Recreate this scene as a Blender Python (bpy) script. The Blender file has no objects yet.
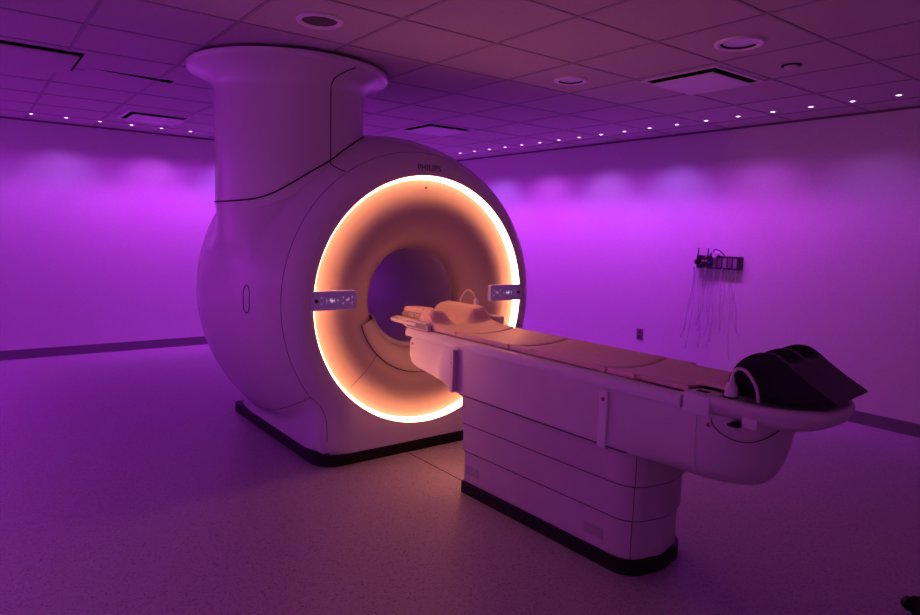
import bpy, bmesh, math, random
from mathutils import Vector, Matrix
random.seed(7)
PI = math.pi
C = bpy.context.scene.collection
sc = bpy.context.scene

# ------------------------------------------------------------------ room numbers (metres)
H = 2.517
XL, XR = -8.26, 2.3          # left wall / wall behind the camera
YN, YR = -2.3, 5.793         # wall beside the camera / right wall
GX, GY, SX, SY = -2.874, 1.791, 0.606, 0.61   # ceiling grid
YC, ZC, XF = 2.447, 1.011, -3.55              # scanner axis and front plane

# ------------------------------------------------------------------ materials
def mat(name, col, rough=0.5, metal=0.0, coat=0.0, spec=0.5, emit=None, estr=0.0):
    m = bpy.data.materials.new(name); m.use_nodes = True
    b = m.node_tree.nodes['Principled BSDF']
    b.inputs['Base Color'].default_value = (*col, 1)
    b.inputs['Roughness'].default_value = rough
    b.inputs['Metallic'].default_value = metal
    b.inputs['Coat Weight'].default_value = coat
    b.inputs['Specular IOR Level'].default_value = spec
    if emit:
        b.inputs['Emission Color'].default_value = (*emit, 1)
        b.inputs['Emission Strength'].default_value = estr
    return m

def noise_tint(m, scale, lo, hi, detail=3, bump=0.0, coord='Object'):
    nt = m.node_tree; b = nt.nodes['Principled BSDF']
    tc = nt.nodes.new('ShaderNodeTexCoord'); n = nt.nodes.new('ShaderNodeTexNoise')
    n.inputs['Scale'].default_value = scale; n.inputs['Detail'].default_value = detail
    r = nt.nodes.new('ShaderNodeValToRGB')
    r.color_ramp.elements[0].position = 0.35; r.color_ramp.elements[1].position = 0.65
    r.color_ramp.elements[0].color = (*lo, 1); r.color_ramp.elements[1].color = (*hi, 1)
    nt.links.new(tc.outputs[coord], n.inputs['Vector']); nt.links.new(n.outputs['Fac'], r.inputs['Fac'])
    nt.links.new(r.outputs['Color'], b.inputs['Base Color'])
    if bump:
        bp = nt.nodes.new('ShaderNodeBump'); bp.inputs['Strength'].default_value = bump
        bp.inputs['Distance'].default_value = 0.002
        nt.links.new(n.outputs['Fac'], bp.inputs['Height']); nt.links.new(bp.outputs['Normal'], b.inputs['Normal'])
    return m

M = {}
M['wall'] = noise_tint(mat('wall_paint', (.78,.76,.78), .6, spec=.3), 90, (.75,.73,.75), (.80,.78,.80), bump=.05)
M['base'] = mat('baseboard_vinyl', (.22,.19,.23), .55)
M['white'] = noise_tint(mat('white_enamel', (.78,.76,.77), .26, coat=.35), 3, (.765,.745,.755), (.79,.77,.78))
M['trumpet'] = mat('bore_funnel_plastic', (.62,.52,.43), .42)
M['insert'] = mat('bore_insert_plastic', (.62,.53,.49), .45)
M['bore'] = mat('bore_liner', (.74,.72,.75), .35)
M['seam'] = mat('seam_gap', (.045,.035,.05), .8)
M['seam_shade'] = mat('soft_seam_and_shade', (.17,.13,.16), .7)
M['black'] = noise_tint(mat('black_kick_plate', (.012,.011,.013), .45), 40, (.010,.009,.011), (.016,.015,.017))
M['dark'] = mat('dark_recess', (.012,.01,.013), .9)
M['tabl'] = noise_tint(mat('table_enamel', (.70,.66,.68), .35, coat=.15), 4, (.68,.64,.66), (.72,.68,.70))
M['tier'] = noise_tint(mat('table_cover_plastic', (.62,.57,.60), .45), 4, (.60,.55,.58), (.64,.59,.62))
M['rail'] = mat('table_rail', (.80,.78,.82), .40, coat=.1)
M['pad'] = noise_tint(mat('pad_vinyl', (.86,.60,.50), .48, spec=.35), 25, (.86,.66,.55), (.89,.70,.59), bump=.06)
M['speck'] = noise_tint(mat('speckled_plastic', (.75,.68,.70), .4), 130, (.42,.34,.36), (.82,.76,.78), detail=1)
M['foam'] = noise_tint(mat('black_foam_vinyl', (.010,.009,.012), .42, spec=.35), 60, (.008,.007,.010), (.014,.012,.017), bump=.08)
M['foam_lit'] = noise_tint(mat('black_foam_lit_slope', (.085,.075,.10), .38, spec=.5), 60, (.045,.04,.055), (.06,.055,.07))
M['panel'] = mat('control_panel_grey', (.55,.48,.64), .35, emit=(.42,.2,.75), estr=.07)  # faint violet emission added to brighten the panel face
M['icon'] = mat('panel_icons', (.85,.85,.9), .4, emit=(.9,.7,.95), estr=.18)
M['logo'] = mat('logo_grey', (.26,.22,.27), .5)
M['patch'] = mat('vent_patch_plastic', (.50,.45,.48), .6)
M['grey'] = mat('slot_grey', (.34,.30,.36), .5)
M['metal'] = mat('dark_metal', (.11,.10,.12), .4, metal=.6)
M['chrome'] = mat('bright_metal', (.7,.68,.7), .25, metal=.9)
M['orange'] = mat('orange_cap', (.45,.12,.05), .5)
M['red'] = mat('red_sticker', (.38,.03,.02), .5)
M['yellow'] = mat('yellow_sticker', (.75,.35,.03), .5)
M['blue'] = mat('blue_cap', (.10,.13,.36), .4)
M['plastic'] = mat('cable_plastic', (.76,.70,.74), .4)
M['ledring'] = mat('light_trim', (.9,.88,.92), .35)
M['lens'] = mat('led_lens', (.9,.85,.95), .3, emit=(.95,.66,1.0), estr=3.5)
M['dimlens'] = mat('downlight_lens', (.72,.70,.85), .3)
M['grille'] = noise_tint(mat('speaker_grille', (.16,.13,.16), .7), 350, (.10,.08,.10), (.20,.17,.20))
M['vent'] = mat('diffuser_plate', (.78,.75,.79), .45)
M['outlet'] = mat('outlet_plate', (.26,.16,.22), .4)
M['ring'] = mat('halo_light', (.9,.8,.7), .4, emit=(1.0,.39,.21), estr=14.5)

# ceiling tile
m = noise_tint(mat('ceiling_tile', (.62,.58,.60), .9, spec=.15), 160, (.58,.54,.56), (.66,.62,.64), bump=.25); M['ceil'] = m
M['tbar'] = mat('ceiling_grid_bar', (.42,.38,.42), .5)
# terrazzo-look vinyl floor: fleck pattern from two cell textures
m = mat('fleck_vinyl_floor', (.5,.45,.47), .38, spec=.4); M['floor'] = m
nt = m.node_tree; b = nt.nodes['Principled BSDF']
tc = nt.nodes.new('ShaderNodeTexCoord')
def voro(scale):
    v = nt.nodes.new('ShaderNodeTexVoronoi'); v.inputs['Scale'].default_value = scale
    nt.links.new(tc.outputs['Object'], v.inputs['Vector']); return v
v1 = voro(150); v2 = voro(75); nz = nt.nodes.new('ShaderNodeTexNoise'); nz.inputs['Scale'].default_value = 1.2
nt.links.new(tc.outputs['Object'], nz.inputs['Vector'])
sep = nt.nodes.new('ShaderNodeSeparateColor'); nt.links.new(v1.outputs['Color'], sep.inputs['Color'])
r1 = nt.nodes.new('ShaderNodeValToRGB'); r1.color_ramp.interpolation = 'CONSTANT'
r1.color_ramp.elements[0].color = (.36,.33,.355,1); r1.color_ramp.elements[1].position = .13; r1.color_ramp.elements[1].color = (.49,.45,.48,1)
e = r1.color_ramp.elements.new(.85); e.color = (.54,.50,.53,1)
nt.links.new(sep.outputs['Red'], r1.inputs['Fac'])
sep2 = nt.nodes.new('ShaderNodeSeparateColor'); nt.links.new(v2.outputs['Color'], sep2.inputs['Color'])
mth = nt.nodes.new('ShaderNodeMath'); mth.operation = 'LESS_THAN'; mth.inputs[1].default_value = .09
nt.links.new(sep2.outputs['Green'], mth.inputs[0])
mth2 = nt.nodes.new('ShaderNodeMath'); mth2.operation = 'LESS_THAN'; mth2.inputs[1].default_value = .30
nt.links.new(v2.outputs['Distance'], mth2.inputs[0])
mth3 = nt.nodes.new('ShaderNodeMath'); mth3.operation = 'MULTIPLY'
nt.links.new(mth.outputs[0], mth3.inputs[0]); nt.links.new(mth2.outputs[0], mth3.inputs[1])
mx = nt.nodes.new('ShaderNodeMix'); mx.data_type = 'RGBA'
nt.links.new(mth3.outputs[0], mx.inputs['Factor']); nt.links.new(r1.outputs['Color'], mx.inputs['A']); mx.inputs['B'].default_value = (.25,.22,.24,1)
nt.links.new(mx.outputs['Result'], b.inputs['Base Color'])
# clear tubing
m = bpy.data.materials.new('clear_tubing'); m.use_nodes = True; nt = m.node_tree; M['tube'] = m
b = nt.nodes['Principled BSDF']; b.inputs['Base Color'].default_value = (.58,.48,.66,1); b.inputs['Roughness'].default_value = .3
tr = nt.nodes.new('ShaderNodeBsdfTransparent'); mixs = nt.nodes.new('ShaderNodeMixShader'); mixs.inputs[0].default_value = .18
nt.links.new(tr.outputs[0], mixs.inputs[1]); nt.links.new(b.outputs[0], mixs.inputs[2])
nt.links.new(mixs.outputs[0], nt.nodes['Material Output'].inputs['Surface'])

# ------------------------------------------------------------------ helpers
def obj(name, bm, m, parent=None, smooth=False, angle=None, loc=None):
    me = bpy.data.meshes.new(name)
    bmesh.ops.recalc_face_normals(bm, faces=bm.faces) if smooth is not None else None
    bm.to_mesh(me); bm.free()
    ms = m if isinstance(m, (list, tuple)) else [m]
    for x in ms: me.materials.append(x)
    if smooth:
        for p in me.polygons: p.use_smooth = True
        if angle: me.set_sharp_from_angle(angle=math.radians(angle))
    o = bpy.data.objects.new(name, me); C.objects.link(o)
    if parent is not None: o.parent = parent
    if loc is not None: o.location = loc
    return o

def thing(name, label, cat, loc=(0,0,0), group=None):
    o = bpy.data.objects.new(name, None); C.objects.link(o); o.location = loc
    o.empty_display_size = .1
    o['label'] = label; o['category'] = cat; o['kind'] = 'thing'
    if group: o['group'] = group
    return o

def tag(o, label, cat, group=None):
    o['label'] = label; o['category'] = cat
    if group: o['group'] = group
    return o

def struct(name, bm, m, smooth=False, angle=None):
    o = obj(name, bm, m, smooth=smooth, angle=angle); o['kind'] = 'structure'; return o

def add_box(bm, x0, x1, y0, y1, z0, z1, bev=0.0, seg=2, mi=0):
    g = bmesh.new()
    vs = [g.verts.new(p) for p in ((x0,y0,z0),(x1,y0,z0),(x1,y1,z0),(x0,y1,z0),(x0,y0,z1),(x1,y0,z1),(x1,y1,z1),(x0,y1,z1))]
    for f in ((3,2,1,0),(4,5,6,7),(0,1,5,4),(1,2,6,5),(2,3,7,6),(3,0,4,7)): g.faces.new([vs[i] for i in f])
    if bev: bmesh.ops.bevel(g, geom=list(g.edges), offset=bev, segments=seg, profile=.5, affect='EDGES')
    join(bm, g, mi); return bm

def join(bm, g, mi=0, mtx=None):
    vm = {}
    for v in g.verts:
        vm[v] = bm.verts.new((mtx @ v.co) if mtx else v.co)
    for f in g.faces:
        try:
            nf = bm.faces.new([vm[v] for v in f.verts]); nf.material_index = mi if mi else f.material_index; nf.smooth = f.smooth
        except ValueError: pass
    g.free()

def box(*a, **k): return add_box(bmesh.new(), *a, **k)

def rings(bm, rr, closed=True, cap=(False, False), mi=0):
    vv = [[bm.verts.new(p) for p in r] for r in rr]
    n = len(vv[0])
    for a, b2 in zip(vv[:-1], vv[1:]):
        for i in range(n if closed else n-1):
            j = (i+1) % n
            f = bm.faces.new((a[i], a[j], b2[j], b2[i])); f.material_index = mi
    if cap[0]: f = bm.faces.new(vv[0][::-1]); f.material_index = mi
    if cap[1]: f = bm.faces.new(vv[-1]); f.material_index = mi
    return bm

def lathe_x(prof, n=128, yc=YC, zc=ZC, a0=0, a1=2*PI, bm=None):
    """revolve (x, r) about the scanner axis"""
    bm = bm or bmesh.new(); full = abs(a1-a0-2*PI) < 1e-6
    cnt = n if full else n+1
    rr = [[(x, yc+r*math.cos(a0+(a1-a0)*i/n), zc+r*math.sin(a0+(a1-a0)*i/n)) for i in range(cnt)] for x, r in prof]
    return rings(bm, rr, closed=full)

def lathe_z(prof, cx, cy, n=96, bm=None, cap=(False, False)):
    bm = bm or bmesh.new()
    rr = [[(cx+r*math.cos(2*PI*i/n), cy+r*math.sin(2*PI*i/n), z) for i in range(n)] for z, r in prof]
    return rings(bm, rr, cap=cap)

def tube(bm, pts, r, n=8, cap=True):
    pts = [Vector(p) for p in pts]; rr = []; up = None
    for i, p in enumerate(pts):
        t = (pts[min(i+1, len(pts)-1)] - pts[max(i-1, 0)]).normalized()
        if up is None:
            up = Vector((0,0,1)) if abs(t.z) < .9 else Vector((1,0,0))
        s = t.cross(up).normalized(); up = s.cross(t).normalized()
        q = r[i] if isinstance(r, (list, tuple)) else r
        rr.append([p + q*(math.cos(2*PI*k/n)*s + math.sin(2*PI*k/n)*up) for k in range(n)])
    return rings(bm, rr, cap=(cap, cap))

def spline(ctrl, n=8):
    P = [Vector(p) for p in ctrl]; out = []
    for i in range(len(P)-1):
        p0, p1, p2, p3 = P[max(i-1,0)], P[i], P[i+1], P[min(i+2,len(P)-1)]
        for k in range(n):
            t = k/n
            out.append(.5*((2*p1)+(p2-p0)*t+(2*p0-5*p1+4*p2-p3)*t*t+(3*p1-p0-3*p2+p3)*t**3))
    out.append(P[-1]); return out

def prism_y(prof, y0, y1, bm=None, bev=0, seg=2, mi=0):
    """extrude an (x, z) outline along y"""
    g = bmesh.new()
    a = [g.verts.new((x, y0, z)) for x, z in prof]; b2 = [g.verts.new((x, y1, z)) for x, z in prof]
    n = len(a)
    g.faces.new(a); g.faces.new(b2[::-1])
    for i in range(n): g.faces.new((a[(i+1)%n], a[i], b2[i], b2[(i+1)%n]))
    if bev: bmesh.ops.bevel(g, geom=list(g.edges), offset=bev, segments=seg, profile=.5, affect='EDGES')
    if bm is None: return g
    join(bm, g, mi); return bm

def rrect(x0, x1, y0, y1, r, n=6):
    """rounded rectangle outline; r = one radius or four (x1y1, x0y1, x0y0, x1y0)"""
    r = r if isinstance(r, (list, tuple)) else (r,)*4
    out = []
    for k, (cx, cy, sx, sy) in enumerate(((x1,y1,-1,-1),(x0,y1,1,-1),(x0,y0,1,1),(x1,y0,-1,1))):
        q = r[k]
        for i in range(n+1):
            a = PI/2*k + PI/2*i/n
            out.append((cx+sx*q+q*math.cos(a), cy+sy*q+q*math.sin(a)))
    return out

def stack(outlines):
    """loft [(z, outline)] upward"""
    bm = bmesh.new()
    return rings(bm, [[(x, y, z) for x, y in o] for z, o in outlines], cap=(True, True))

def text_bm(s, size, mtx, extrude=.001, spacing=1.0):
    cu = bpy.data.curves.new('lettering', 'FONT'); cu.body = s; cu.size = size
    cu.align_x = 'CENTER'; cu.align_y = 'CENTER'; cu.extrude = extrude; cu.space_character = spacing; cu.offset = size*.02
    t = bpy.data.objects.new('lettering', cu); C.objects.link(t)
    dg = bpy.context.evaluated_depsgraph_get(); dg.update()
    me = bpy.data.meshes.new_from_object(t.evaluated_get(dg))
    bm = bmesh.new(); bm.from_mesh(me); bm.transform(mtx)
    bpy.data.objects.remove(t); bpy.data.curves.remove(cu); bpy.data.meshes.remove(me)
    return bm

# ------------------------------------------------------------------ the room shell
struct('floor', box(XL-.1, XR+.1, YN-.1, YR+.1, -.1, 0), M['floor'])
struct('wall_left', box(XL-.1, XL, YN, YR, 0, H+.3), M['wall'])
struct('wall_right', box(XL-.1, XR+.1, YR, YR+.1, 0, H+.3), M['wall'])
struct('wall_back', box(XR, XR+.1, YN, YR, 0, H+.3), M['wall'])
struct('wall_near', box(XL-.1, XR+.1, YN-.1, YN, 0, H+.3), M['wall'])
def baseboard(name, pts_prof, axis):
    bm = bmesh.new()
    if axis == 'y':   # along y, at the left wall
        prism = [(XL, 0), (XL+.014, 0), (XL+.010, .012), (XL+.006, .095), (XL+.003, .102), (XL, .102)]
        g = bmesh.new(); a = [g.verts.new((x, YN, z)) for x, z in prism]; b2 = [g.verts.new((x, YR, z)) for x, z in prism]
    else:
        prism = [(YR, 0), (YR-.014, 0), (YR-.010, .012), (YR-.006, .095), (YR-.003, .102), (YR, .102)]
        g = bmesh.new(); a = [g.verts.new((XL, y, z)) for y, z in prism]; b2 = [g.verts.new((XR, y, z)) for y, z in prism]
    n = len(a); g.faces.new(a); g.faces.new(b2[::-1])
    for i in range(n): g.faces.new((a[(i+1)%n], a[i], b2[i], b2[(i+1)%n]))
    join(bm, g); struct(name, bm, M['base'])
baseboard('baseboard_left', None, 'y'); baseboard('baseboard_right', None, 'x')
# floor joint running from the scanner to the table
struct('trim_1', box(-3.54, -2.82, 2.296, 2.301, 0, .0012), M['seam'])

# ceiling with real openings
VENTS = [(-2.60, 3.955), (-5.60, 3.915), (-7.12, 1.56)]
OPEN = [(-5.40, -4.80, -.03, .66)]            # tile left out of the grid
GAP = (-5.335, -5.215, .72, 1.285)                # slipped tile edge
holes = [(x-.26, x+.26, y-.26, y+.26) for x, y in VENTS] + OPEN + [GAP]
xs = sorted({XL, XR} | {v for h_ in holes for v in h_[:2]})
ys = sorted({YN, YR} | {v for h_ in holes for v in h_[2:]})
bm = bmesh.new()
for xa, xb in zip(xs[:-1], xs[1:]):
    for ya, yb in zip(ys[:-1], ys[1:]):
        cx, cy = (xa+xb)/2, (ya+yb)/2
        if any(h_[0] < cx < h_[1] and h_[2] < cy < h_[3] for h_ in holes): continue
        f = bm.faces.new([bm.verts.new(p) for p in ((xa,ya,H),(xa,yb,H),(xb,yb,H),(xb,ya,H))])
bmesh.ops.remove_doubles(bm, verts=bm.verts, dist=1e-5)
# opening sides and backs
def recess(bm, h_, d, mi, top=True):
    xa, xb, ya, yb = h_
    v = [[bm.verts.new((x, y, z)) for x, y in ((xa,ya),(xb,ya),(xb,yb),(xa,yb))] for z in (H, H+d)]
    for i in range(4):
        f = bm.faces.new((v[0][i], v[0][(i+1)%4], v[1][(i+1)%4], v[1][i])); f.material_index = mi
    if top:
        f = bm.faces.new(v[1]); f.material_index = 0 if mi == 3 else mi
for h_ in holes[:3]: recess(bm, h_, .10, 2)
recess(bm, OPEN[0], .10, 2); recess(bm, GAP, .12, 2)
f = bm.faces.new([bm.verts.new(p) for p in ((GAP[0],GAP[2],H-.0005),(GAP[1],GAP[2],H-.0005),(GAP[1],GAP[2]+.05,H-.0005),(GAP[0]+.02,GAP[3],H-.0005),(GAP[0],GAP[3],H-.0005))])
# T-bar grid
def bar(xa, xb, ya, yb): add_box(bm, xa, xb, ya, yb, H-.004, H+.0005, mi=1)
i0 = int((XL-GX)/SX)-1
for i in range(-9, 9):
    x = GX+i*SX
    if not XL < x < XR: continue
    segs = [(YN, YR)]
    for h_ in holes:
        if h_[0]-.01 < x < h_[1]+.01:
            segs = [s for a, b2 in segs for s in ((a, min(b2, h_[2])), (max(a, h_[3]), b2)) if s[1]-s[0] > .01]
    for a, b2 in segs: bar(x-.007, x+.007, a, b2)
for j in range(-7, 7):
    y = GY+j*SY
    if not YN < y < YR: continue
    segs = [(XL, XR)]
    for h_ in holes:
        if h_[2]-.01 < y < h_[3]+.01:
            segs = [s for a, b2 in segs for s in ((a, min(b2, h_[0])), (max(a, h_[1]), b2)) if s[1]-s[0] > .01]
    for a, b2 in segs: bar(a, b2, y-.010, y+.010)
ceil = obj('ceiling', bm, [M['ceil'], M['tbar'], M['dark'], M['seam']], smooth=None); ceil['kind'] = 'structure'
struct('trim_2', box(XL, XR, YR-.012, YR, H-.018, H), M['base'])
struct('trim_3', box(XL, XL+.012, YN, YR-.012, H-.018, H), M['base'])

# ------------------------------------------------------------------ scanner
scan = thing('scanner_gantry', 'large white round scanner with a glowing orange ring around its open bore', 'medical scanner', (XF-.85, YC, 0))
def part(name, bm, m, parent=scan, smooth=True, angle=40):
    root = parent
    while root.parent: root = root.parent
    bm.transform(Matrix.Translation(-Vector(root.location)))
    return obj(name, bm, m, parent, smooth=smooth, angle=angle)

ST = [(-3.5505,.852,.585),(-3.556,.884,.622),(-3.575,.915,.672),(-3.61,.948,.716),(-3.67,.984,.748),(-3.75,1.025,.758),(-3.83,1.058,.762),
      (-3.95,1.095,.762),(-4.10,1.125,.762),(-4.35,1.150,.762),(-4.60,1.158,.762),(-4.85,1.130,.76),(-5.05,1.06,.745),(-5.15,.99,.70),(-5.23,.90,.60),(-5.28,.78,.5)]
HB = ZC-.064
def smax(a, b, k):
    h_ = max(k-abs(a-b), 0)/k
    return max(a, b)+h_*h_*k*.25
CX, CY = -4.284, 1.794
def outline_r(r, w, th, x=None):
    c, s = math.cos(th), math.sin(th)
    if s > -.35:
        if x is None or c > -.2 or s < .08: return r
        q = .480**2-(x-CX)**2
        if q <= 0: return r
        rc = min((YC-CY+math.sqrt(q))/abs(c), .612/s)*(1-.12*max(0, .30-s)/.22)
        return smax(r, rc, .09)
    rb = min(w/max(abs(c),1e-6), HB/abs(s))
    # soften the foot's corner
    if s > -.62: rb = min(rb, r*(1-.3*(s+.62)/.27)) if rb < r*1.4 else rb
    rr = smax(r, rb, .05)
    return min(rr, HB/abs(s))
def lerp_station(x):
    for a, b2 in zip(ST[:-1], ST[1:]):
        if b2[0] <= x <= a[0]:
            t = (x-a[0])/(b2[0]-a[0]); return a[1]+t*(b2[1]-a[1]), a[2]+t*(b2[2]-a[2])
    return ST[0][1:] if x > ST[0][0] else ST[-1][1:]
def surf(x, th, off=0.0):
    r, w = lerp_station(x); R = outline_r(r, w, th, x)+off
    return Vector((x, YC+R*math.cos(th), ZC+R*math.sin(th)))
N = 240
# subdivide stations smoothly
fine = []
for k in range(len(ST)-1):
    p0, p1, p2, p3 = ST[max(k-1,0)], ST[k], ST[k+1], ST[min(k+2,len(ST)-1)]
    for q in range(6):
        t = q/6
        fine.append(tuple(.5*((2*p1[i])+(p2[i]-p0[i])*t+(2*p0[i]-5*p1[i]+4*p2[i]-p3[i])*t*t+(3*p1[i]-p0[i]-3*p2[i]+p3[i])*t**3) for i in range(3)))
fine.append(ST[-1]); ST = fine
rr = [[(-3.60, YC+.821*math.cos(2*PI*i/N), ZC+.821*math.sin(2*PI*i/N)) for i in range(N)],
      [(-3.552, YC+.8205*math.cos(2*PI*i/N), ZC+.8205*math.sin(2*PI*i/N)) for i in range(N)],
      [(-3.55, YC+.824*math.cos(2*PI*i/N), ZC+.824*math.sin(2*PI*i/N)) for i in range(N)]]
for x, r, w in ST:
    rr.append([(x, YC+outline_r(r,w,2*PI*i/N,x)*math.cos(2*PI*i/N), ZC+outline_r(r,w,2*PI*i/N,x)*math.sin(2*PI*i/N)) for i in range(N)])
for x, r in ((-5.30,.60),(-5.29,.45),(-5.25,.38)):
    rr.append([(x, YC+r*math.cos(2*PI*i/N), ZC+r*math.sin(2*PI*i/N)) for i in range(N)])
part('housing', rings(bmesh.new(), rr), M['white'], angle=55)
# glowing ring, funnel, bore
part('halo_ring', lathe_x([(-3.5525,.820),(-3.568,.813),(-3.585,.805),(-3.598,.797)], 160), M['ring'])
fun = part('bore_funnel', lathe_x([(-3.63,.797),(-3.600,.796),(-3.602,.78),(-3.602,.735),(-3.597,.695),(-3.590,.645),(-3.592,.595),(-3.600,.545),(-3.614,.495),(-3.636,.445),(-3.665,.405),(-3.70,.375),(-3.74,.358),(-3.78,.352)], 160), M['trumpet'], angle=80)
part('bore_liner', lathe_x([(-3.775,.3535),(-3.785,.350),(-4.3,.349),(-5.20,.350),(-5.25,.38)], 128), M['bore'], angle=50)
# lower insert in the funnel: an arc-shaped cover over the table bridge
def funnel_x(r):
    pr = [(.796,-3.600),(.78,-3.602),(.735,-3.602),(.695,-3.597),(.645,-3.590),(.595,-3.592),(.545,-3.600),(.495,-3.614),(.445,-3.636),(.405,-3.665),(.375,-3.70),(.358,-3.74),(.352,-3.78)]
    for (ra,xa),(rb,xb) in zip(pr[:-1], pr[1:]):
        if rb <= r <= ra: return xa+(xb-xa)*(r-ra)/(rb-ra)
    return pr[-1][1] if r < .352 else pr[0][1]
A0, A1 = PI+.30, 2*PI-.30
def arc_pt(r, a, dx): return (funnel_x(r)+dx, YC+r*math.cos(a), ZC+r*math.sin(a))
bm = bmesh.new(); rr = []
for r, dx in ((.487,.0),(.485,.013),(.478,.018),(.46,.020),(.43,.022),(.40,.026),(.375,.034),(.36,.042),(.346,.045),(.340,.03),(.338,-.02)):
    rr.append([arc_pt(max(r,.352), A0+(A1-A0)*i/60, dx) if r >= .352 else (funnel_x(.352)+.06+dx-.045, YC+r*math.cos(A0+(A1-A0)*i/60), ZC+r*math.sin(A0+(A1-A0)*i/60)) for i in range(61)])
rings(bm, rr, closed=False)
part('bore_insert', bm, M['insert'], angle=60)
for a in (A0, A1):       # flat upper ends of the insert
    pass
# bridge rails inside the bore
rr = []
for q in range(61):
    a = A0+.02+(A1-A0-.04)*q/60
    rr.append([(x, YC+r*math.cos(a), ZC+r*math.sin(a)) for x, r in ((-3.772,.343),(-3.765,.335),(-3.765,.315),(-3.775,.306),(-5.19,.306),(-5.19,.343))])
part('bridge_cradle', rings(bmesh.new(), rr, cap=(True, True)), M['white'], angle=40)
bm = bmesh.new()
tube(bm, [(-3.735, YC+.345*math.cos(A0+(A1-A0)*i/60), ZC+.345*math.sin(A0+(A1-A0)*i/60)) for i in range(61)], .004, 6)
part('insert_gap', bm, M['seam'])
# thin seams
def seam(name, pts, r=.0028, m=None):
    bm = bmesh.new(); tube(bm, pts, r, 6); return part(name, bm, m or M['seam_shade'])
fs = [surf(-3.66, (-PI/2+.94)+(2*PI-1.88)*i/240, -.0008) for i in range(241)]
seam('front_seam', fs, .0022)
for s in (-1, 1):
    pts = [surf(x, -PI/2+s*o, -.0008) for x, o in ((-3.66,.94),(-3.645,.90),(-3.625,.85),(-3.61,.80),(-3.602,.76),(-3.60,.72),(-3.60,.69))]
    seam('foot_seam', spline(pts, 6), .0022)
# side cover lower seam where the round body meets the foot
seam('side_seam', [surf(-3.66-1.36*k/39, -PI/2-.94+.20*math.sin(PI/2*k/39), -.0008) for k in range(40)], .0026)
GRX = -3.93
# oval grip outline on the side cover, faint arc behind it
pts = []
for k in range(33):
    a = 2*PI*k/32
    zz = 1.030+.055*max(-1,min(1,math.sin(a)*1.0))+ .03*math.copysign(1, math.sin(a))*(abs(math.sin(a))>.02)
    xx = GRX+.030*math.cos(a)
    r, w = lerp_station(xx); dz = zz-ZC
    pts.append(Vector((xx, YC-math.sqrt(r*r-dz*dz)+.0008, zz)))
seam('grip_outline', pts, .0034, M['seam'])
pts = [surf(-5.06+.34*k/20, PI+.10+.10*math.cos(PI*.5*k/20), -.0008) for k in range(21)]
seam('rear_seam', pts, .0022)
# foot kick plate
o0 = rrect(-5.165, -3.545, YC-.776, YC+.776, (.15,.06,.06,.15), 12)
o1 = rrect(-5.162, -3.547, YC-.774, YC+.774, (.148,.058,.058,.148), 12)
part('kick_plate', stack([(0,o0),(.068,o0),(.070,o1)]), M['black'], angle=30)
# radial split line on the funnel
seam('insert_edge', [arc_pt(.489, A0+(A1-A0)*k/60, .001) for k in range(61)], .0032, M['seam_shade'])
seam('funnel_seam', [arc_pt(.765-.27*k/12, PI+.775, .0005) for k in range(13)], .0016)
seam('funnel_seam', [arc_pt(.765-.27*k/12, -.775, .0005) for k in range(13)], .0016)
seam('throat_ring', [(-3.775, YC+.3505*math.cos(2*PI*k/96), ZC+.3505*math.sin(2*PI*k/96)) for k in range(97)], .0030, M['white'])
bm = bmesh.new(); tube(bm, [(-3.594, YC-.01, ZC+.745), (-3.588, YC-.01, ZC+.745)], .007, 10); part('sensor_dot', bm, M['seam'])
# service column rising to the ceiling
colp = [(1.45,.455),(1.55,.478),(1.615,.485),(1.63,.4855),(2.31,.485),(2.345,.488),(2.375,.496),(2.40,.512),(2.42,.533),(2.437,.560),(2.45,.592),(2.459,.622),(2.464,.642),(2.470,.646),(2.495,.648),(2.497,.60)]
col = part('service_column', lathe_z(colp, CX, CY, 128, cap=(False, True)), M['white'], angle=60)
part('column_collar', lathe_z([(2.496,.57),(H-.006,.57)], CX, CY, 96), M['dark'])
# seam between column and body
def body_z(x, y):
    r, w = lerp_station(x); d = r*r-(y-YC)**2
    return ZC+math.sqrt(d) if d > 0 else 0
CURVE = [(190,1.625),(263.9,1.626),(282,1.624),(298.9,1.631),(311.5,1.642),(319,1.659),(326.3,1.684),(336.7,1.736),(350.9,1.815),(367.3,1.899),(380.7,1.98),(393.6,2.038),(405.9,2.079),(420,2.10)]
pts = []
for k in range(116):
    a = 190+2*k
    for (aa,za),(ab,zb) in zip(CURVE[:-1], CURVE[1:]):
        if aa <= a <= ab: z = za+(zb-za)*(a-aa)/(ab-aa)
    x, y = CX+.487*math.cos(math.radians(a)), CY+.487*math.sin(math.radians(a))
    pts.append(Vector((x, y, max(z, body_z(x, y)+.001))))
for _ in range(3):
    pts = [pts[0]]+[Vector((q.x,q.y,.25*p_.z+.5*q.z+.25*n_.z)) for p_,q,n_ in zip(pts[:-2],pts[1:-1],pts[2:])]+[pts[-1]]
seam('column_base_seam', pts, .005, M['seam'])
av = math.radians(7.2)   # vertical joint on the column
jx, jy = math.cos(av), math.sin(av)
def cp(r, z): return Vector((CX+r*jx, CY+r*jy, z))
VZ = None
pts = [cp(.486, body_z(CX+.485*jx, CY+.485*jy)-.02), cp(.486, 2.1), cp(.486,2.31), cp(.490,2.355)]
a2 = math.radians(9)
pts += [Vector((CX+.514*math.cos(a2), CY+.514*math.sin(a2), 2.40)), Vector((CX+.561*math.cos(a2+.07), CY+.561*math.sin(a2+.07), 2.435)), Vector((CX+.622*math.cos(a2+.12), CY+.622*math.sin(a2+.12), 2.457))]
seam('column_joint', spline(pts, 8), .0035, M['seam'])
bp = cp(.49, 0); zz = body_z(bp.x, bp.y)
hk = []
for k in range(9):
    t = k/8; x = bp.x+.125*t; y = bp.y+.005*t+.03*t*t
    hk.append(Vector((x, y, body_z(x, y))))
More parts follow.
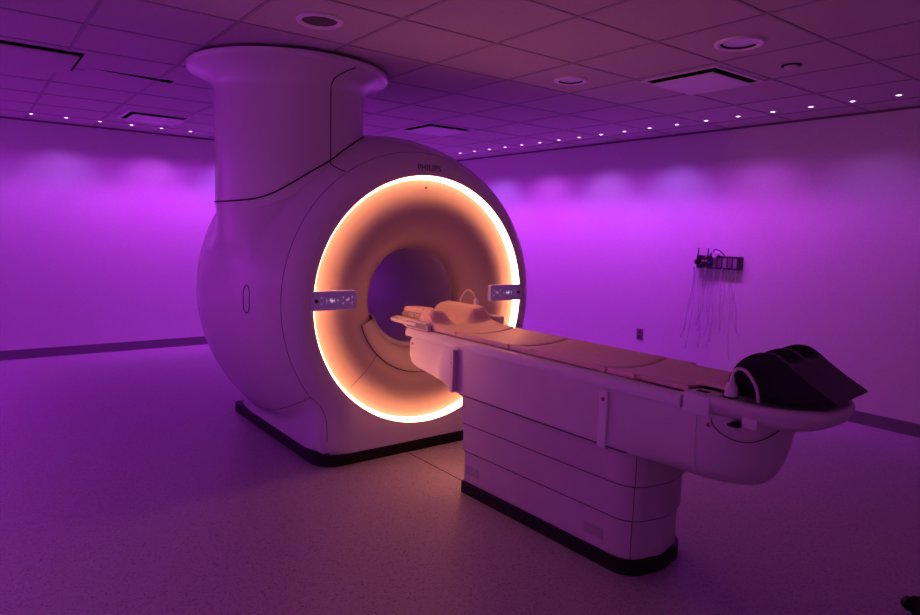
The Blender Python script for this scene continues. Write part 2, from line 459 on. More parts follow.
seam('joint_tail', hk, .0035, M['seam'])
la = math.radians(205)
part('column_latch', box(CX+.485*math.cos(math.radians(228))-.02, CX+.485*math.cos(math.radians(228))+.02, CY+.485*math.sin(math.radians(228))-.012, CY+.485*math.sin(math.radians(228))+.01, 1.60, 1.632, bev=.004), M['dark'], smooth=False)
# side control panels
def panel(y0, y1, z0, z1, outer):
    """outer=-1: black button at the low-y end, +1: at the high-y end"""
    out = rrect(y0, y1, z0, z1, (.016,.004,.004,.016) if outer < 0 else (.004,.016,.016,.004), 5)
    g = bmesh.new()
    rings(g, [[(x, y, z) for y, z in out] for x in (-3.572, -3.542)] + [[(-3.540, y0+(y-y0)*.985+.002, z0+(z-z0)*.975+.0015) for y, z in out]], cap=(True, True))
    ym = lambda t: (y0+t*(y1-y0)) if outer < 0 else (y1-t*(y1-y0))
    zc_ = (z0+z1)/2; ic = g
    def sq(t, dz, a, b2=None): add_box(ic, -3.541, -3.5385, ym(t)-a, ym(t)+a, zc_+dz-(b2 or a), zc_+dz+(b2 or a), mi=1)
    for t in (.20,): sq(t, .018, .005); sq(t, -.018, .005)
    for dz in (-.012, 0, .012): sq(.315, dz, .0028 if dz else .005)
    sq(.42, 0, .016, .003); sq(.42, 0, .005, .014); sq(.40, .006, .004, .008); sq(.445, -.004, .004, .008); sq(.485, 0, .0025, .013); sq(.475, 0, .008, .002)
    sq(.565, 0, .0055)
    for t in (.685, .885):
        for dz in (-.018, .018): sq(t, dz, .005, .0045)
    sq(.785, .004, .013, .003); sq(.775, -.003, .008, .003); sq(.80, .009, .003, .006)
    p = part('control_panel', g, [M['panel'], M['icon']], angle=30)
    kb = bmesh.new(); tube(kb, [(-3.541, ym(.09), zc_), (-3.533, ym(.09), zc_)], .011, 16)
    part('button', kb, M['dark'], p, angle=30)
    # bracket behind the outer end
    yb0, yb1 = sorted((ym(-.055), ym(-.005)))
    part('panel_bracket', box(-3.60, -3.552, yb0, yb1, zc_-.04, zc_+.045, bev=.004), M['grey'], p, smooth=False)
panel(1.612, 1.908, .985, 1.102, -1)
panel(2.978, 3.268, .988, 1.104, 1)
# maker's name above the ring
tilt = math.radians(11)
mtx = Matrix.Translation((-3.5497, 2.432, 1.880)) @ Matrix.Rotation(PI/2, 4, 'Z') @ Matrix.Rotation(PI/2-tilt, 4, 'X')
part('maker_lettering', text_bm('PHILIPS', .055, mtx, .0012, 1.05), M['logo'], smooth=False)

# ------------------------------------------------------------------ patient table
tab = thing('patient_table', 'long white motorized patient table on a black plinth leading into the scanner bore', 'patient table', (-2.22, 2.45, 0))
tp = lambda name, bm, m, parent=None, smooth=True, angle=40: part(name, bm, m, parent or tab, smooth, angle)
BX0, BX1, BY0, BY1 = -2.812, -1.628, 2.205, 2.625
def foot_outline(d, n=8):
    """plan of the pedestal: square at the scanner end, rounded and slightly bowed at the other"""
    o = []; B = .018; QF = .15
    x0, x1, y0, y1 = BX0-d*.7, BX1+d, BY0-d, BY1+d
    for k in range(n+1):
        a = PI/2-PI/2*k/n; o.append((x1-B-QF+QF*math.sin(PI/2-a), y1-QF+QF*math.sin(a)))
    o = o[::-1]
    for q in ((x0+.01, y1), (x0, y1-.01), (x0, y0+.01), (x0+.01, y0)): o.append(q)
    R = .105
    for k in range(n+1):
        a = -PI/2+PI/2*k/n; o.append((x1-B-R+R*math.cos(a), y0+R+R*math.sin(a)))
    for k in range(1, 6):
        t = k/6; o.append((x1-B+B*math.sin(PI*t), y0+R+(y1-QF-y0-R)*t))
    return [(x, y+.018*(x+2.81)) for x, y in o]
tp('plinth', stack([(0, foot_outline(.012)), (.066, foot_outline(.012))]), M['black'], angle=30)
def tier(z0, z1, d):
    return stack([(z0, foot_outline(d-.014)), (z0, foot_outline(d-.003)), (z0+.004, foot_outline(d)), (z1, foot_outline(d-.001)), (z1+.004, foot_outline(d-.02))])
t1 = tp('cover_tier', tier(.066, .25, 0), M['tier'], angle=35)
for x in (-2.735, -1.86):
    yv = BY0+.018*(x+2.81); g = box(x-.055, x+.055, yv-.002, yv+.01, .115, .165); tp('vent_patch', g, M['patch'], t1, smooth=False)
tp('cover_tier', tier(.248, .412, .010), M['tier'], angle=35)
tp('cover_tier', tier(.408, .574, .020), M['tier'], angle=35)
for z0, z1, d in ((.066,.248,0), (.252,.408,.010), (.412,.57,.020)):       # vertical joint on the end corner of each tier
    g = bmesh.new(); x = BX1+d-.018-.031; tube(g, [(x, BY0-d+.031+.0205, z0+.004), (x, BY0-d+.031+.0205, z1-.004)], .0018, 6); tp('tier_joint', g, M['seam_shade'])
for z_, d_ in ((.2475,.003), (.4075,.013)):  # dark bands laid under the cover lips as painted shade
    g = bmesh.new(); o_ = foot_outline(d_); rings(g, [[(x, y, z) for x, y in o_] for z in (z_-.006, z_+.0005)]); tp('tier_lip_shade', g, M['seam_shade'], smooth=False)
g = box(-2.842, -1.68, 2.1822, 2.20, .5615, .5662); tp('tier_lip_shade', g, M['seam_shade'], smooth=False)
# arm: upper cover of the table, cantilevered at both ends
def arm_outline(y0, y1, xe, n=16):
    """long body from the head flap to a rounded foot end"""
    o = []; yc_, hw = (y0+y1)/2, (y1-y0)/2; xc = xe-.24
    for k in range(n+1):
        a = PI/2-PI*k/n; ca, sa = math.cos(a), math.sin(a)
        o.append((xc+.24*abs(ca)**.85, yc_+hw*math.copysign(abs(sa)**.8, sa)))
    o += [(-2.90, y0), (-2.90, y1)]
    return o
tp('arm_cover', stack([(.575, arm_outline(2.225,2.675,-1.60)), (.612, arm_outline(2.228,2.672,-1.50))]), M['tabl'], angle=35)
tp('arm', stack([(z_, arm_outline(2.45-hw_, 2.45+hw_, xe_)) for z_, hw_, xe_ in ((.527,.11,-1.23),(.532,.155,-1.21),(.552,.205,-1.195),(.58,.237,-1.185),(.61,.253,-1.177),(.65,.260,-1.166),(.72,.2635,-1.153),(.819,.2635,-1.148))]), M['tabl'], angle=50)
HS = [(.2638,.8185),(.2638,.72),(.2605,.65),(.2535,.61),(.2375,.58),(.2055,.552),(.1555,.5317),(.11,.5265)]
RS = [(.2638,.8185),(.2638,.72),(.2638,.65),(.2638,.615),(.2638,.59),(.2638,.567),(.22,.566),(.12,.566)]
g = bmesh.new(); rr = []
for x, t in [(-2.875,0),(-2.3,0),(-1.76,0)]+[(-1.76+.40*k/12, (lambda q: q*q*(3-2*q))(k/12)) for k in range(1, 13)]:
    pr = [(a[0]+(b_[0]-a[0])*t, a[1]+(b_[1]-a[1])*t) for a, b_ in zip(RS, HS)]
    rr.append([(x, 2.45-hw, z) for hw, z in pr]+[(x, 2.45+hw, z) for hw, z in pr[::-1]])
tp('side_cover', rings(g, rr, cap=(True, True)), M['tabl'], smooth=True, angle=50)
# head support: the tapered cantilever reaching towards the bore
hs = [(-2.90,.816),(-3.37,.816),(-3.395,.785),(-3.40,.70),(-3.375,.655),(-3.34,.638),(-3.05,.60),(-2.96,.575),(-2.90,.565)]
tp('head_support', prism_y(hs, 2.205, 2.695, bev=.008, seg=3), M['rail'], angle=35)
g = bmesh.new(); tube(g, [(-3.362, 2.206, .773), (-3.362, 2.199, .773)], .008, 12); tp('screw', g, M['yellow'])
# tabletop with side rails
tt = bmesh.new()
sec = [(2.178,.822),(2.174,.838),(2.176,.856),(2.186,.869),(2.206,.875),(2.218,.874),(2.232,.868),(2.25,.858),(2.45,.843)]
sec = sec+[(4.90-y, z) for y, z in sec[-2::-1]]+[(2.71,.818),(2.19,.818)]
rings(tt, [[(x, y, z) for y, z in sec] for x in (-3.40, -3.395, -1.46, -1.43)], cap=(True, True))
tp('tabletop', tt, M['rail'], angle=35)
# recessed track on the near rail, foot half
for y in (2.214,):
    tp('rail_track', box(-1.72, -1.46, y-.006, y+.008, .872, .8765), M['grey'], smooth=False)
# dock brackets on the side
def bracket(x, w, z0, z1, dep):
    dep += .014
    pr = rrect(x-w/2, x+w/2, z0, z1, .004, 2)
    return prism_y(pr, 2.20-dep, 2.215, bev=.002, seg=1)
b1 = tp('side_bracket', bracket(-2.885, .030, .572, .812, .030), M['tabl'], angle=30)
tp('bracket_screw', box(-2.894,-2.886,2.154,2.157,.735,.745), M['yellow'], b1, smooth=False)
b2_ = tp('side_bracket', bracket(-1.805, .045, .552, .805, .012), M['rail'], angle=30)
tp('warning_sticker', box(-1.812,-1.798,2.1725,2.175,.762,.778), M['red'], b2_, smooth=False)
g = bmesh.new(); v = [g.verts.new(p) for p in ((-1.320,2.1855,.775),(-1.300,2.1855,.775),(-1.310,2.1855,.793))]; g.faces.new(v)
tp('warning_triangle', g, M['red'], smooth=False)
# head end: wide coil plate, side frames with grips
tp('tongue_plate', stack([(.890, rrect(-3.63,-3.295,2.185,2.715,(.01,.07,.07,.01),8)), (.896, rrect(-3.64,-3.295,2.178,2.722,(.01,.075,.075,.01),8)), (.908, rrect(-3.64,-3.295,2.178,2.722,(.01,.075,.075,.01),8)), (.912, rrect(-3.635,-3.295,2.183,2.717,(.01,.072,.072,.01),8))]), M['rail'], angle=35)
tp('head_base', prism_y([(-3.20,.845),(-3.40,.845),(-3.44,.870),(-3.46,.891),(-3.295,.891),(-3.20,.872)], 2.245, 2.655, bev=.005, seg=2), M['rail'], angle=35)
for y0, y1, x0, x1, ys_ in ((2.186,2.216,-3.415,-3.175,-1), (2.684,2.714,-3.28,-3.085,1)):
    zt_ = .924 if ys_ < 0 else .948
    gb_ = tp('grip_frame', prism_y([(x1,.874),(x0,.874),(x0-.05,.889),(x0-.045,zt_),(x1-.02,zt_),(x1,zt_-.02)] if ys_ < 0 else [(x1,.874),(x0,.874),(x0,zt_),(x1,zt_)], y0, y1, bev=.004, seg=2), M['rail'], angle=35)
    ya = 2.1845 if ys_ < 0 else 2.682
    tp('grip_slot', box(x0+.012, x1-.010, ya, ya+.003, .880, zt_-.008, bev=.001), M['grey'], gb_, smooth=False)
# foot end: corner blocks, tray and bowl
def tray_outline(d, xe, n=20):
    o = []; hw = .262-d
    xc = xe-.24
    for k in range(n+1):
        a = PI/2-PI*k/n; ca, sa = math.cos(a), math.sin(a)
        o.append((xc+(.24-d)*abs(ca)**.85, 2.45+hw*math.copysign(abs(sa)**.82, sa)))
    o += [(-1.42, 2.45-hw), (-1.42, 2.45+hw)]
    return o
tp('foot_tray', stack([(.800, tray_outline(.10,-.945)), (.806, tray_outline(.055,-.945)), (.826, tray_outline(.02,-.945)), (.858, tray_outline(.004,-.945)), (.872, tray_outline(0,-.945)), (.884, tray_outline(.004,-.945)), (.889, tray_outline(.012,-.945)),
      (.889, tray_outline(.030,-.945)), (.872, tray_outline(.045,-.945))]), M['tabl'], angle=45)
for s in (-1, 1):
    y0, y1 = (2.184, 2.30) if s < 0 else (2.60, 2.716)
    fb = tp('foot_block', box(-1.428, -1.31, y0, y1, .806, .887, bev=.008, seg=3), M['rail'], angle=35)
    tp('socket_slot', box(-1.40, -1.35, (y0+y1)/2-.012, (y0+y1)/2+.016, .886, .8885), M['seam'], fb, smooth=False)
tp('hinge_block', box(-1.19, -1.13, 2.197, 2.27, .800, .840, bev=.006), M['tabl'], angle=35)
tp('hinge_gap', box(-1.235, -1.195, 2.1855, 2.24, .797, .806), M['dark'], smooth=False)
g = bmesh.new(); pts = []
ol_ = [q for q in arm_outline(2.1862, 2.7138, -1.1475, 120)][:121]; ol_ = [q for q in ol_ if q[1] <= 2.52][::-1]
ol_ = [(-1.30, 2.1862)] + [q for q in ol_ if q[0] > -1.30]
L_ = [0]
for a_, b_ in zip(ol_[:-1], ol_[1:]): L_.append(L_[-1]+math.hypot(b_[0]-a_[0], b_[1]-a_[1]))
for q_, l_ in zip(ol_, L_):
    t = l_/L_[-1]; pts.append(Vector((q_[0], q_[1], .810-.080*math.sin(PI*t**.75)**.8)))
# densify
dens = []
for a_, b_ in zip(pts[:-1], pts[1:]):
    n_ = max(1, int((b_-a_).length/.012))
    for k_ in range(n_): dens.append(a_.lerp(b_, k_/n_))
tube(g, [Vector((p_.x, p_.y, .810-.080*math.sin(PI*(k_/len(dens))**.75)**.8)) for k_, p_ in enumerate(dens)], .0022, 6)
tp('arm_seam', g, M['seam_shade'])
# plug and lead at the foot end
pg = tp('plug', lathe_z([(.890,.022),(.896,.024),(.925,.023),(.94,.016),(.948,.010),(.968,.008)], -1.262, 2.245, 20, cap=(True, True)), M['plastic'], angle=40)
g = bmesh.new(); tube(g, spline([(-1.262,2.245,.965),(-1.258,2.245,.987),(-1.240,2.246,1.002),(-1.213,2.248,.996),(-1.185,2.252,.964),(-1.170,2.256,.93),(-1.164,2.258,.889)], 8), .0060, 10)
tp('plug_lead', g, M['plastic'], pg)
tp('plug_foot', lathe_z([(.888,.026),(.894,.026)], -1.262, 2.245, 20, cap=(True, True)), M['dark'], pg)

# ------------------------------------------------------------------ pads on the table (each lifts off: things of their own)
def pad_mesh(x0, x1, y0, y1, zt, thick, sag, nx=14, ny=28, r=.012):
    """upholstered slab: concave top, rounded edges"""
    bm = bmesh.new(); top = []; bot = []
    def ztop(x, y):
        u = (y-(y0+y1)/2)/((y1-y0)/2)
        e = min(x-x0, x1-x, y-y0, y1-y); d = max(0, 1-e/r)
        return zt-sag*(1-abs(u)**2.2)-r*(1-math.sqrt(max(0, 1-d*d)))
    def prm(a, b2, n):
        base = [a+.0, a+r*.15, a+r*.45, a+r]
        mid = [a+r+(b2-a-2*r)*i/n for i in range(1, n)]
        return base+mid+[b2-r, b2-r*.45, b2-r*.15, b2]
    X, Y = prm(x0, x1, nx), prm(y0, y1, ny)
    g = [[bm.verts.new((x, y, ztop(x, y))) for y in Y] for x in X]
    def zb(y):
        u = (y-(y0+y1)/2)/((y1-y0)/2); return zt-thick-sag*.78*(1-abs(u)**2.2)
    h_ = [[bm.verts.new((x, y, zb(y))) for y in Y] for x in X]
    for i in range(len(X)-1):
        for j in range(len(Y)-1):
            bm.faces.new((g[i][j], g[i+1][j], g[i+1][j+1], g[i][j+1])); bm.faces.new((h_[i][j], h_[i][j+1], h_[i+1][j+1], h_[i+1][j]))
    for i in range(len(X)-1):
        bm.faces.new((g[i][0], h_[i][0], h_[i+1][0], g[i+1][0])); bm.faces.new((g[i][-1], g[i+1][-1], h_[i+1][-1], h_[i][-1]))
    for j in range(len(Y)-1):
        bm.faces.new((g[0][j], g[0][j+1], h_[0][j+1], h_[0][j])); bm.faces.new((g[-1][j], h_[-1][j], h_[-1][j+1], g[-1][j+1]))
    return bm
PZ, PT, PS = .9030, .0262, .022
tag(obj('table_pad', pad_mesh(-2.935, -2.487, 2.222, 2.678, PZ, PT, PS), M['pad'], smooth=True, angle=60), 'peach table pad nearest the scanner, tucked below the raised head cushion', 'pad', 'table pads')
tag(obj('table_pad', pad_mesh(-2.475, -1.842, 2.222, 2.678, PZ, PT, PS), M['pad'], smooth=True, angle=60), 'peach table pad in the middle of the table, longest of the pads', 'pad', 'table pads')
bm = pad_mesh(-1.832, -1.685, 2.222, 2.678, PZ, PT, PS)
join(bm, pad_mesh(-1.700, -1.437, 2.240, 2.660, PZ-.005, PT-.004, PS-.008))
join(bm, pad_mesh(-1.450, -1.318, 2.312, 2.588, .9145, .0205, .004))
tag(obj('table_pad', bm, M['pad'], smooth=True, angle=60), 'peach narrow stepped table pad at the foot end before the black wedge', 'pad', 'table pads')
# head cushion: saddle with two raised wings and a trough between them
X0, X1, Y0, Y1 = -3.60, -2.945, 2.222, 2.678
nx, ny = 70, 60
def sm(a, b2, t):
    t = max(0, min(1, (t-a)/(b2-a))); return t*t*(3-2*t)
def cushion_z(x, y):
    u = (y-2.45)/.228
    base = .9030-.022*(1-abs(u)**2.2)
    front = 1-sm(-3.225, -3.150, x)
    far = sm(.0, .130, y-2.45)*front*(1-.45*sm(.19, .228, y-2.45))
    nearw = sm(.02, .130, 2.45-y)*front*(1-.45*sm(.195, .228, 2.45-y))*sm(-3.325, -3.29, x)
    seat = .022*(1-sm(-3.22, -2.99, x))
    z = base+seat+.086*far+.082*nearw
    ex = X1-x
    if ex < .015: z -= .014*(1-math.sqrt(max(0, 1-(1-ex/.015)**2)))
    if x-X0 < .02: z -= .02*(1-math.sqrt(max(0, 1-(1-(x-X0)/.02)**2)))
    return max(z, .9165) if x < -3.283 else z
def cushion_b(x, y):
    if x < -3.283: return .9135
    u = (y-2.45)/.228
    return .8785-.016*(1-abs(u)**2.2) if x > -3.19 else .893
bm = bmesh.new()
vv = [[bm.verts.new((X0+(X1-X0)*i/nx, Y0+(Y1-Y0)*j/ny, cushion_z(X0+(X1-X0)*i/nx, Y0+(Y1-Y0)*j/ny))) for j in range(ny+1)] for i in range(nx+1)]
wv = [[bm.verts.new((v.co.x, v.co.y, cushion_b(v.co.x, v.co.y))) for v in row] for row in vv]
for i in range(nx):
    for j in range(ny):
        bm.faces.new((vv[i][j], vv[i+1][j], vv[i+1][j+1], vv[i][j+1])); bm.faces.new((wv[i][j], wv[i][j+1], wv[i+1][j+1], wv[i+1][j]))
for i in range(nx):
    bm.faces.new((vv[i][0], wv[i][0], wv[i+1][0], vv[i+1][0])); bm.faces.new((vv[i][-1], vv[i+1][-1], wv[i+1][-1], wv[i][-1]))
for j in range(ny):
    bm.faces.new((vv[0][j], vv[0][j+1], wv[0][j+1], wv[0][j])); bm.faces.new((vv[-1][j], wv[-1][j], wv[-1][j+1], vv[-1][j+1]))
tag(obj('head_cushion', bm, M['pad'], smooth=True, angle=70), 'peach saddle-shaped head cushion with two raised wings at the scanner end', 'cushion')
# speckled block beyond the cushion
bm = prism_y([(-3.565,.957),(-3.55,.985),(-3.36,.993),(-3.325,.968),(-3.325,.957)], 2.262, 2.352, bev=.006)
tp('coil_block', prism_y([(-3.575,.9185),(-3.585,.93),(-3.565,.9565),(-3.33,.9565),(-3.33,.9185)], 2.262, 2.352, bev=.003), M['speck'], angle=35)
hpd = tag(obj('coil_pad', bm, M['pad'], smooth=True, angle=35), 'small peach block pad on the head end in front of the bore', 'pad')
# looped cable by the head cushion
t = thing('coil_cable', 'pale looped cable with a round connector behind the head cushion', 'cable', (-3.38, 2.70, .98))
g = bmesh.new(); tube(g, spline([(-3.545,2.70,.9135),(-3.535,2.70,1.0),(-3.50,2.70,1.055),(-3.46,2.70,1.082),(-3.412,2.70,1.080),(-3.375,2.70,1.052),(-3.358,2.70,1.02)], 8), .0058, 10); part('lead', g, M['plastic'], t)
g = bmesh.new(); tube(g, [(-3.361,2.70,1.036),(-3.358,2.70,1.024),(-3.354,2.70,.992)], [.011,.018,.018], 14); part('connector', g, M['rail'], t)

# ------------------------------------------------------------------ black leg wedge with three humps
wd = thing('leg_wedge', 'black foam leg wedge with three rounded ridges on the foot tray', 'positioning wedge', (-1.11, 2.505, .891))
TOP = [(-1.303,.8915),(-1.303,.925),(-1.296,.965),(-1.277,1.003),(-1.247,1.036),(-1.21,1.058),(-1.172,1.067),(-1.135,1.062),(-1.10,1.042),(-1.066,1.016),(-1.0,.972),(-.930,.931)]
TOP = [(p.x, p.z) for p in spline([(x,0,z) for x, z in TOP], 5)]
BOT = [(-.924,.924),(-.945,.917),(-1.05,.896),(-1.09,.8915)]
W0, W1, NY = 2.318, 2.648, 66
def hollow(y):
    t = (y-W0)/(W1-W0)
    for a, b_ in ((.06,.46),(.54,.94)):
        if a < t < b_: return math.sin(PI*(t-a)/(b_-a))**.8
    return 0
g = bmesh.new(); rr = []
for q in range(NY+1):
    y = W0+(W1-W0)*q/NY; ring = []
    for x, z in TOP:
        f = 1 if x < -1.15 else max(0, 1-(x+1.15)/.075)
        f = f*f*(3-2*f); s_ = 1-.30*hollow(y)*f
        ring.append((-1.12+(x+1.12)*s_, y, max(.8915, .90+(z-.90)*s_) if z > .8916 else .8915))
    rr.append(ring+[(x, y, z) for x, z in BOT])
rings(g, rr, cap=(True, True))
wb = part('wedge_body', g, [M['foam'], M['foam_lit']], wd, angle=50)
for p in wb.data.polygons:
    if p.normal.z > .45 and p.normal.x > .30: p.material_index = 1  # slope painted lighter than the same foam elsewhere, as lit from above
piv = Matrix.Translation((-.926, 2.318, 0)); wd.matrix_world = piv @ Matrix.Rotation(math.radians(5), 4, 'Z') @ piv.inverted() @ Matrix.Translation((-1.11, 2.505, .891))

# ------------------------------------------------------------------ ceiling fittings
def ceil_disc(name, label, cat, x, y, r, kind):
    t = thing(name, label, cat, (x, y, H))
    trim = lathe_z([(H-.0005, r), (H-.009, r*.985), (H-.014, r*.93), (H-.012, r*.80), (H-.003, r*.745), (H-.0012, r*.74)], x, y, 40)
    part('trim_ring', trim, M['ledring'], t, angle=60)
    if kind == 'speaker':
        part('grille', lathe_z([(H-.004, r*.76), (H-.007, r*.6), (H-.008, r*.3), (H-.0082, .002)], x, y, 40, cap=(False, True)), M['grille'], t, angle=60)
    else:
        part('lens', lathe_z([(H-.0015, r*.75), (H-.0012, .004)], x, y, 40, cap=(False, True)), M['dimlens'], t)
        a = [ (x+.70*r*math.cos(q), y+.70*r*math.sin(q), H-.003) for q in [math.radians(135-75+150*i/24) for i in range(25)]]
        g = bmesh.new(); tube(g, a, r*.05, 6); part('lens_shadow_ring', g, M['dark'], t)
    return t
ceil_disc('ceiling_speaker', 'round ceiling speaker with a dark grille just in front of the scanner column', 'speaker', -3.175, 1.485, .118, 'speaker')
ceil_disc('ceiling_downlight', 'unlit round downlight in the ceiling between the scanner and the square diffuser', 'ceiling light', -3.185, 3.325, .112, 'light')
ceil_disc('ceiling_downlight', 'unlit round downlight in the ceiling nearest the camera, before the square diffuser', 'ceiling light', -1.985, 3.345, .128, 'light')
sd = thing('smoke_detector', 'small round detector on the ceiling beside the square diffuser', 'detector', (-2.02, 3.985, H))
part('detector_body', lathe_z([(H-.0005,.042),(H-.018,.040),(H-.024,.030),(H-.025,.003)], -2.02, 3.985, 28, cap=(False, True)), M['vent'], sd, angle=40)
part('detector_rim', lathe_z([(H-.0005,.056),(H-.005,.055),(H-.006,.041)], -2.02, 3.985, 28), M['dark'], sd)
for (x, y), lab in zip(VENTS, ('square ceiling air diffuser with a lowered plate, at right above the wall', 'square ceiling air diffuser just above the top of the scanner', 'square ceiling air diffuser near the left wall beside the column')):
    t = thing('air_diffuser', lab, 'air vent', (x, y, H), 'square ceiling diffusers')
    g = bmesh.new()
    for a, b2, c, d in ((-.285,.285,-.285,-.255),(-.285,.285,.255,.285),(-.285,-.255,-.255,.255),(.255,.285,-.255,.255)):
        add_box(g, x+a, x+b2, y+c, y+d, H-.006, H-.0005)
    part('frame', g, M['vent'], t, smooth=False)
    part('plate', box(x-.232, x+.232, y-.232, y+.232, H-.027, H-.019, bev=.002), M['vent'], t, smooth=False)
    g = bmesh.new(); tube(g, [(x, y, H-.019), (x, y, H+.1)], .03, 10); part('plate_hanger', g, M['dark'], t)
# a tile hanging low in its bay
t = thing('ceiling_tile', 'ceiling tile hanging slightly below its dark bay at upper left', 'ceiling tile', (-5.12, .30, H))
part('tile_board', box(-5.425, -4.828, -.06, .635, H-.023, H-.011, bev=.003), M['ceil'], t, smooth=False)
part('edge_clip', box(-4.95, -4.90, .14, .20, H-.029, H-.0232, bev=.002), M['seam'], t, smooth=False)

# wall-wash LED fittings
ORD = ['first','second','third','fourth','fifth','sixth','seventh','eighth','ninth','tenth','eleventh','twelfth','thirteenth','fourteenth','fifteenth','sixteenth','seventeenth','eighteenth']
def led_proto(label, x, y):
    t = thing('led_spotlight', label, 'ceiling light', (x, y, H), 'small spotlights along the walls')
    part('trim_ring', lathe_z([(H-.0003,.030),(H-.003,.029),(H-.004,.022),(H-.002,.020)], x, y, 20), M['ledring'], t, angle=50)
    part('lens', lathe_z([(H-.0025,.0170),(H-.005,.013),(H-.0065,.007),(H-.007,.001)], x, y, 16, cap=(False, True)), M['lens'], t)
    return t
proto = None
def place_led(label, x, y):
    global proto
    if proto is None: proto = led_proto(label, x, y); return
    r = proto.copy(); C.objects.link(r); r.location = (x, y, H); r['label'] = label
    for ch in proto.children:
        c = ch.copy(); C.objects.link(c); c.parent = r
RLED = [(-1.90-.3*i, 5.285) for i in range(18)]
LLED = [(-7.80, .585+.3*i) for i in range(6)]
for i, (x, y) in enumerate(RLED):
    place_led(f'{ORD[i]} small lit spotlight from the right end of the row along the right wall', x, y)
for i, (x, y) in enumerate(LLED):
    place_led(f'{ORD[i]} small lit spotlight from the left end of the row along the left wall', x, y)

# ------------------------------------------------------------------ right wall fittings
gp = thing('gas_outlet_panel', 'dark wall panel of gas outlets and hoses on the right wall', 'wall panel', (-3.49, YR, 1.19))
part('panel_box', box(-3.700, -3.235, YR-.045, YR, 1.19, 1.315, bev=.004), M['metal'], gp, smooth=False)
for k in range(5):
    g = box(-3.50+.052*k-.02, -3.50+.052*k+.02, YR-.050, YR-.044, 1.205, 1.295, bev=.002); part('outlet_plate', g, M['outlet'] if k%2 else M['grey'], gp, smooth=False)
for x in (-3.680, -3.575):
    g = bmesh.new(); tube(g, [(x, YR-.05, 1.21), (x, YR-.05, 1.385)], .006, 8); part('rod', g, M['metal'], gp)
g = bmesh.new(); tube(g, [(-3.672, YR-.04, 1.252), (-3.672, YR-.085, 1.250)], .025, 16); part('regulator', g, M['black'], gp, angle=40)
for x, z, mm, r in ((-3.615,1.258,M['orange'],.013),(-3.585,1.302,M['orange'],.008),(-3.545,1.245,M['blue'],.011),(-3.64,1.230,M['blue'],.008),(-3.525,1.328,M['blue'],.018),(-3.575,1.262,M['chrome'],.012)):
    g = bmesh.new(); tube(g, [(x, YR-.03, z), (x, YR-.075, z), (x, YR-.085, z-.002)], [r, r, r*.6], 12); part('cap', g, mm, gp, angle=40)
g = bmesh.new(); tube(g, [(-3.49, YR-.02, 1.325), (-3.49, YR-.08, 1.325)], .028, 16); part('gauge', g, M['plastic'], gp, angle=40)
g = bmesh.new(); tube(g, spline([(-3.52,YR-.05,1.30),(-3.50,YR-.07,1.37),(-3.44,YR-.07,1.365),(-3.40,YR-.05,1.32)], 6), .005, 8); part('hose_loop', g, M['metal'], gp)
random.seed(11)
for k in range(15):
    x = -3.715+.455*k/14+random.uniform(-.012,.012); zend = random.uniform(.30,.62); sp = (k/14-.5)*.34
    p = [(x, YR-.052-.022*(k%3), 1.20)]
    for q in range(1, 6):
        tq = q/5
        p.append((x+sp*tq*tq*.5+random.uniform(-.014,.014), YR-.06-.022*(k%3)+random.uniform(-.003,.003), 1.20-(1.20-zend)*tq))
    g = bmesh.new(); tube(g, spline(p, 5), .0060, 6)
    tag(obj('hanging_hose', g, M['tube'], smooth=True), 'thin clear hose hanging down from the dark gas panel', 'hose', 'clear hoses hanging below the gas panel')
ol = thing('wall_outlet', 'small dark power outlet plate low on the right wall above the table', 'outlet', (-4.35, YR, .43))
part('plate', box(-4.39, -4.31, YR-.007, YR, .372, .488, bev=.002), M['outlet'], ol, smooth=False)
for z in (.405, .455): part('socket', box(-4.366, -4.334, YR-.009, YR-.006, z-.014, z+.014, bev=.001), M['seam'], ol, smooth=False)
# black caster just inside the lower right corner of the frame
cs = thing('caster_wheel', 'black caster wheel on the floor at the bottom right corner', 'caster', (-.80, 2.955, 0))
g = bmesh.new(); tube(g, [(-.808,2.93,.045),(-.776,2.968,.045)], .045, 24); part('wheel', g, M['black'], cs, angle=40)
g = bmesh.new(); tube(g, [(-.835,2.95,.038),(-.850,2.965,.038)], .026, 16); part('brake_pedal', g, M['black'], cs, angle=40)
g = bmesh.new(); tube(g, [(-.852,2.957,.038),(-.79,2.945,.046)], .008, 8); part('axle', g, M['black'], cs)

# ------------------------------------------------------------------ light
def spot(loc, tgt, energy, col, size, blend, rad=.03):
    l = bpy.data.lights.new('wash_and_fill', 'SPOT'); l.energy = energy; l.color = col
    l.spot_size = math.radians(size); l.spot_blend = blend; l.shadow_soft_size = rad
    o = bpy.data.objects.new('wash_and_fill', l); C.objects.link(o); o.location = loc
    o.rotation_euler = (Vector(tgt)-Vector(loc)).to_track_quat('-Z', 'Y').to_euler()
BASE, LOWC, PALE = (.55,.045,.90), (.56,.036,.84), [(.50,.26,1.0), (.66,.15,.95), (.38,.24,1.0)]
def fall_r(x):   # fittings towards the camera end of the room are dimmed
    t = max(0, min(1, (-1.7-x)/2.8)); return .26+.74*t*t*(3-2*t)
for k in range(-1, 22):
    x = -1.90-.3*k
    if x < XL+.3: continue
    f = fall_r(x)
    spot((x, 5.285, H-.02), (x, 5.40, H-1.0), 4.6*f, BASE, 118, .6)
    if k % 3 == 1: spot((x, 5.285, H-.02), (x, 5.52, H-.9), 12.0*f, PALE[(k//3) % 3], 100, .8)
    spot((x, 5.285, H-.02), (x, 5.75, 1.05), 32*f, LOWC, 54, .9)
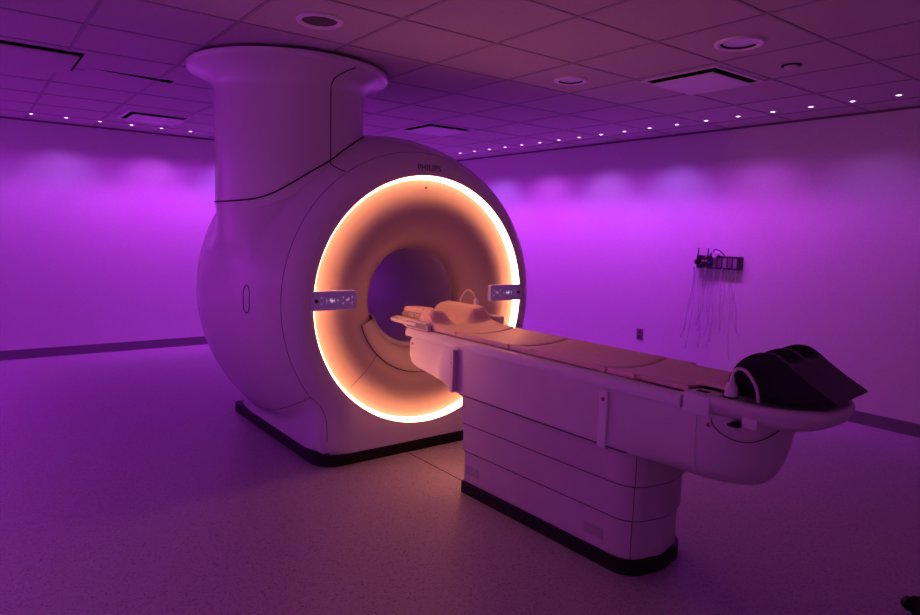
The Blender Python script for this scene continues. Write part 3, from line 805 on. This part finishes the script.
for k in range(-2, 16):
    y = .585+.3*k
    if y > YR-.45: continue
    t = max(0, min(1, (y+.3)/2.3)); f = .25+.75*t
    spot((-7.80, y, H-.02), (-7.92, y, H-1.0), 4.6*f, BASE, 118, .6)
    if k % 3 == 1: spot((-7.80, y, H-.02), (-8.03, y, H-.9), 12.0*f, PALE[(k//3) % 3], 100, .8)
    spot((-7.80, y, H-.02), (-8.22, y, 1.05), 28*f, LOWC, 54, .9)
for k in range(9):       # row along the wall on the camera's side of the scanner
    x = -7.9+.45*k
    spot((x, -1.80, H-.02), (x, -1.95, H-1.0), 30.0*(1-.08*k), BASE, 120, .4)
    spot((x, -1.80, H-.02), (x, -2.26, 1.05), 70*(1-.08*k), LOWC, 54, .9)
FILL = (.72,.17,.85)  # unseen lamps added as fill from the camera's side of the room
for k in range(7):
    x = -3.7+.85*k
    spot((x, -1.80, H-.02), (x, -1.95, H-1.0), 18.0, FILL, 125, .5)
    spot((x, -1.80, H-.02), (x, -2.26, 1.2), 30.0, FILL, 60, .9)
for k in range(8):
    y = -1.5+.9*k
    spot((1.80, y, H-.02), (1.95, y, H-1.0), 3.0, FILL, 125, .5)
    spot((1.80, y, H-.02), (2.26, y, 1.2), 8.0, FILL, 60, .9)
w = bpy.data.worlds.new('room_ambient'); sc.world = w; w.use_nodes = True
w.node_tree.nodes['Background'].inputs[0].default_value = (.25,.08,.4,1); w.node_tree.nodes['Background'].inputs[1].default_value = .05

# ------------------------------------------------------------------ camera (solved from the ceiling grid and wall lines)
F, yaw, pitch, roll, h = 649.53, .91805, .11484, .0277, 1.47015
fw = Vector((-math.sin(yaw)*math.cos(pitch), math.cos(yaw)*math.cos(pitch), -math.sin(pitch)))
rt = Vector((math.cos(yaw), math.sin(yaw), 0)); up = rt.cross(fw)
c, s = math.cos(roll), math.sin(roll)
rt, up = c*rt+s*up, c*up-s*rt
cam = bpy.data.cameras.new('camera'); co = bpy.data.objects.new('camera', cam); C.objects.link(co)
cam.sensor_fit = 'HORIZONTAL'; cam.sensor_width = 36; cam.lens = F/920*36; cam.clip_start = .05
co.matrix_world = Matrix(((rt.x, up.x, -fw.x, 0), (rt.y, up.y, -fw.y, 0), (rt.z, up.z, -fw.z, h), (0,0,0,1)))
sc.camera = co
sc.view_settings.view_transform = 'Standard'; sc.view_settings.look = 'Medium High Contrast'
sc.view_settings.exposure = -.08; sc.view_settings.gamma = 1
sc.cycles.use_denoising = True
sc.cycles.max_bounces = 8; sc.cycles.diffuse_bounces = 5; sc.cycles.sample_clamp_indirect = 4; sc.cycles.caustics_reflective = False; sc.cycles.caustics_refractive = False
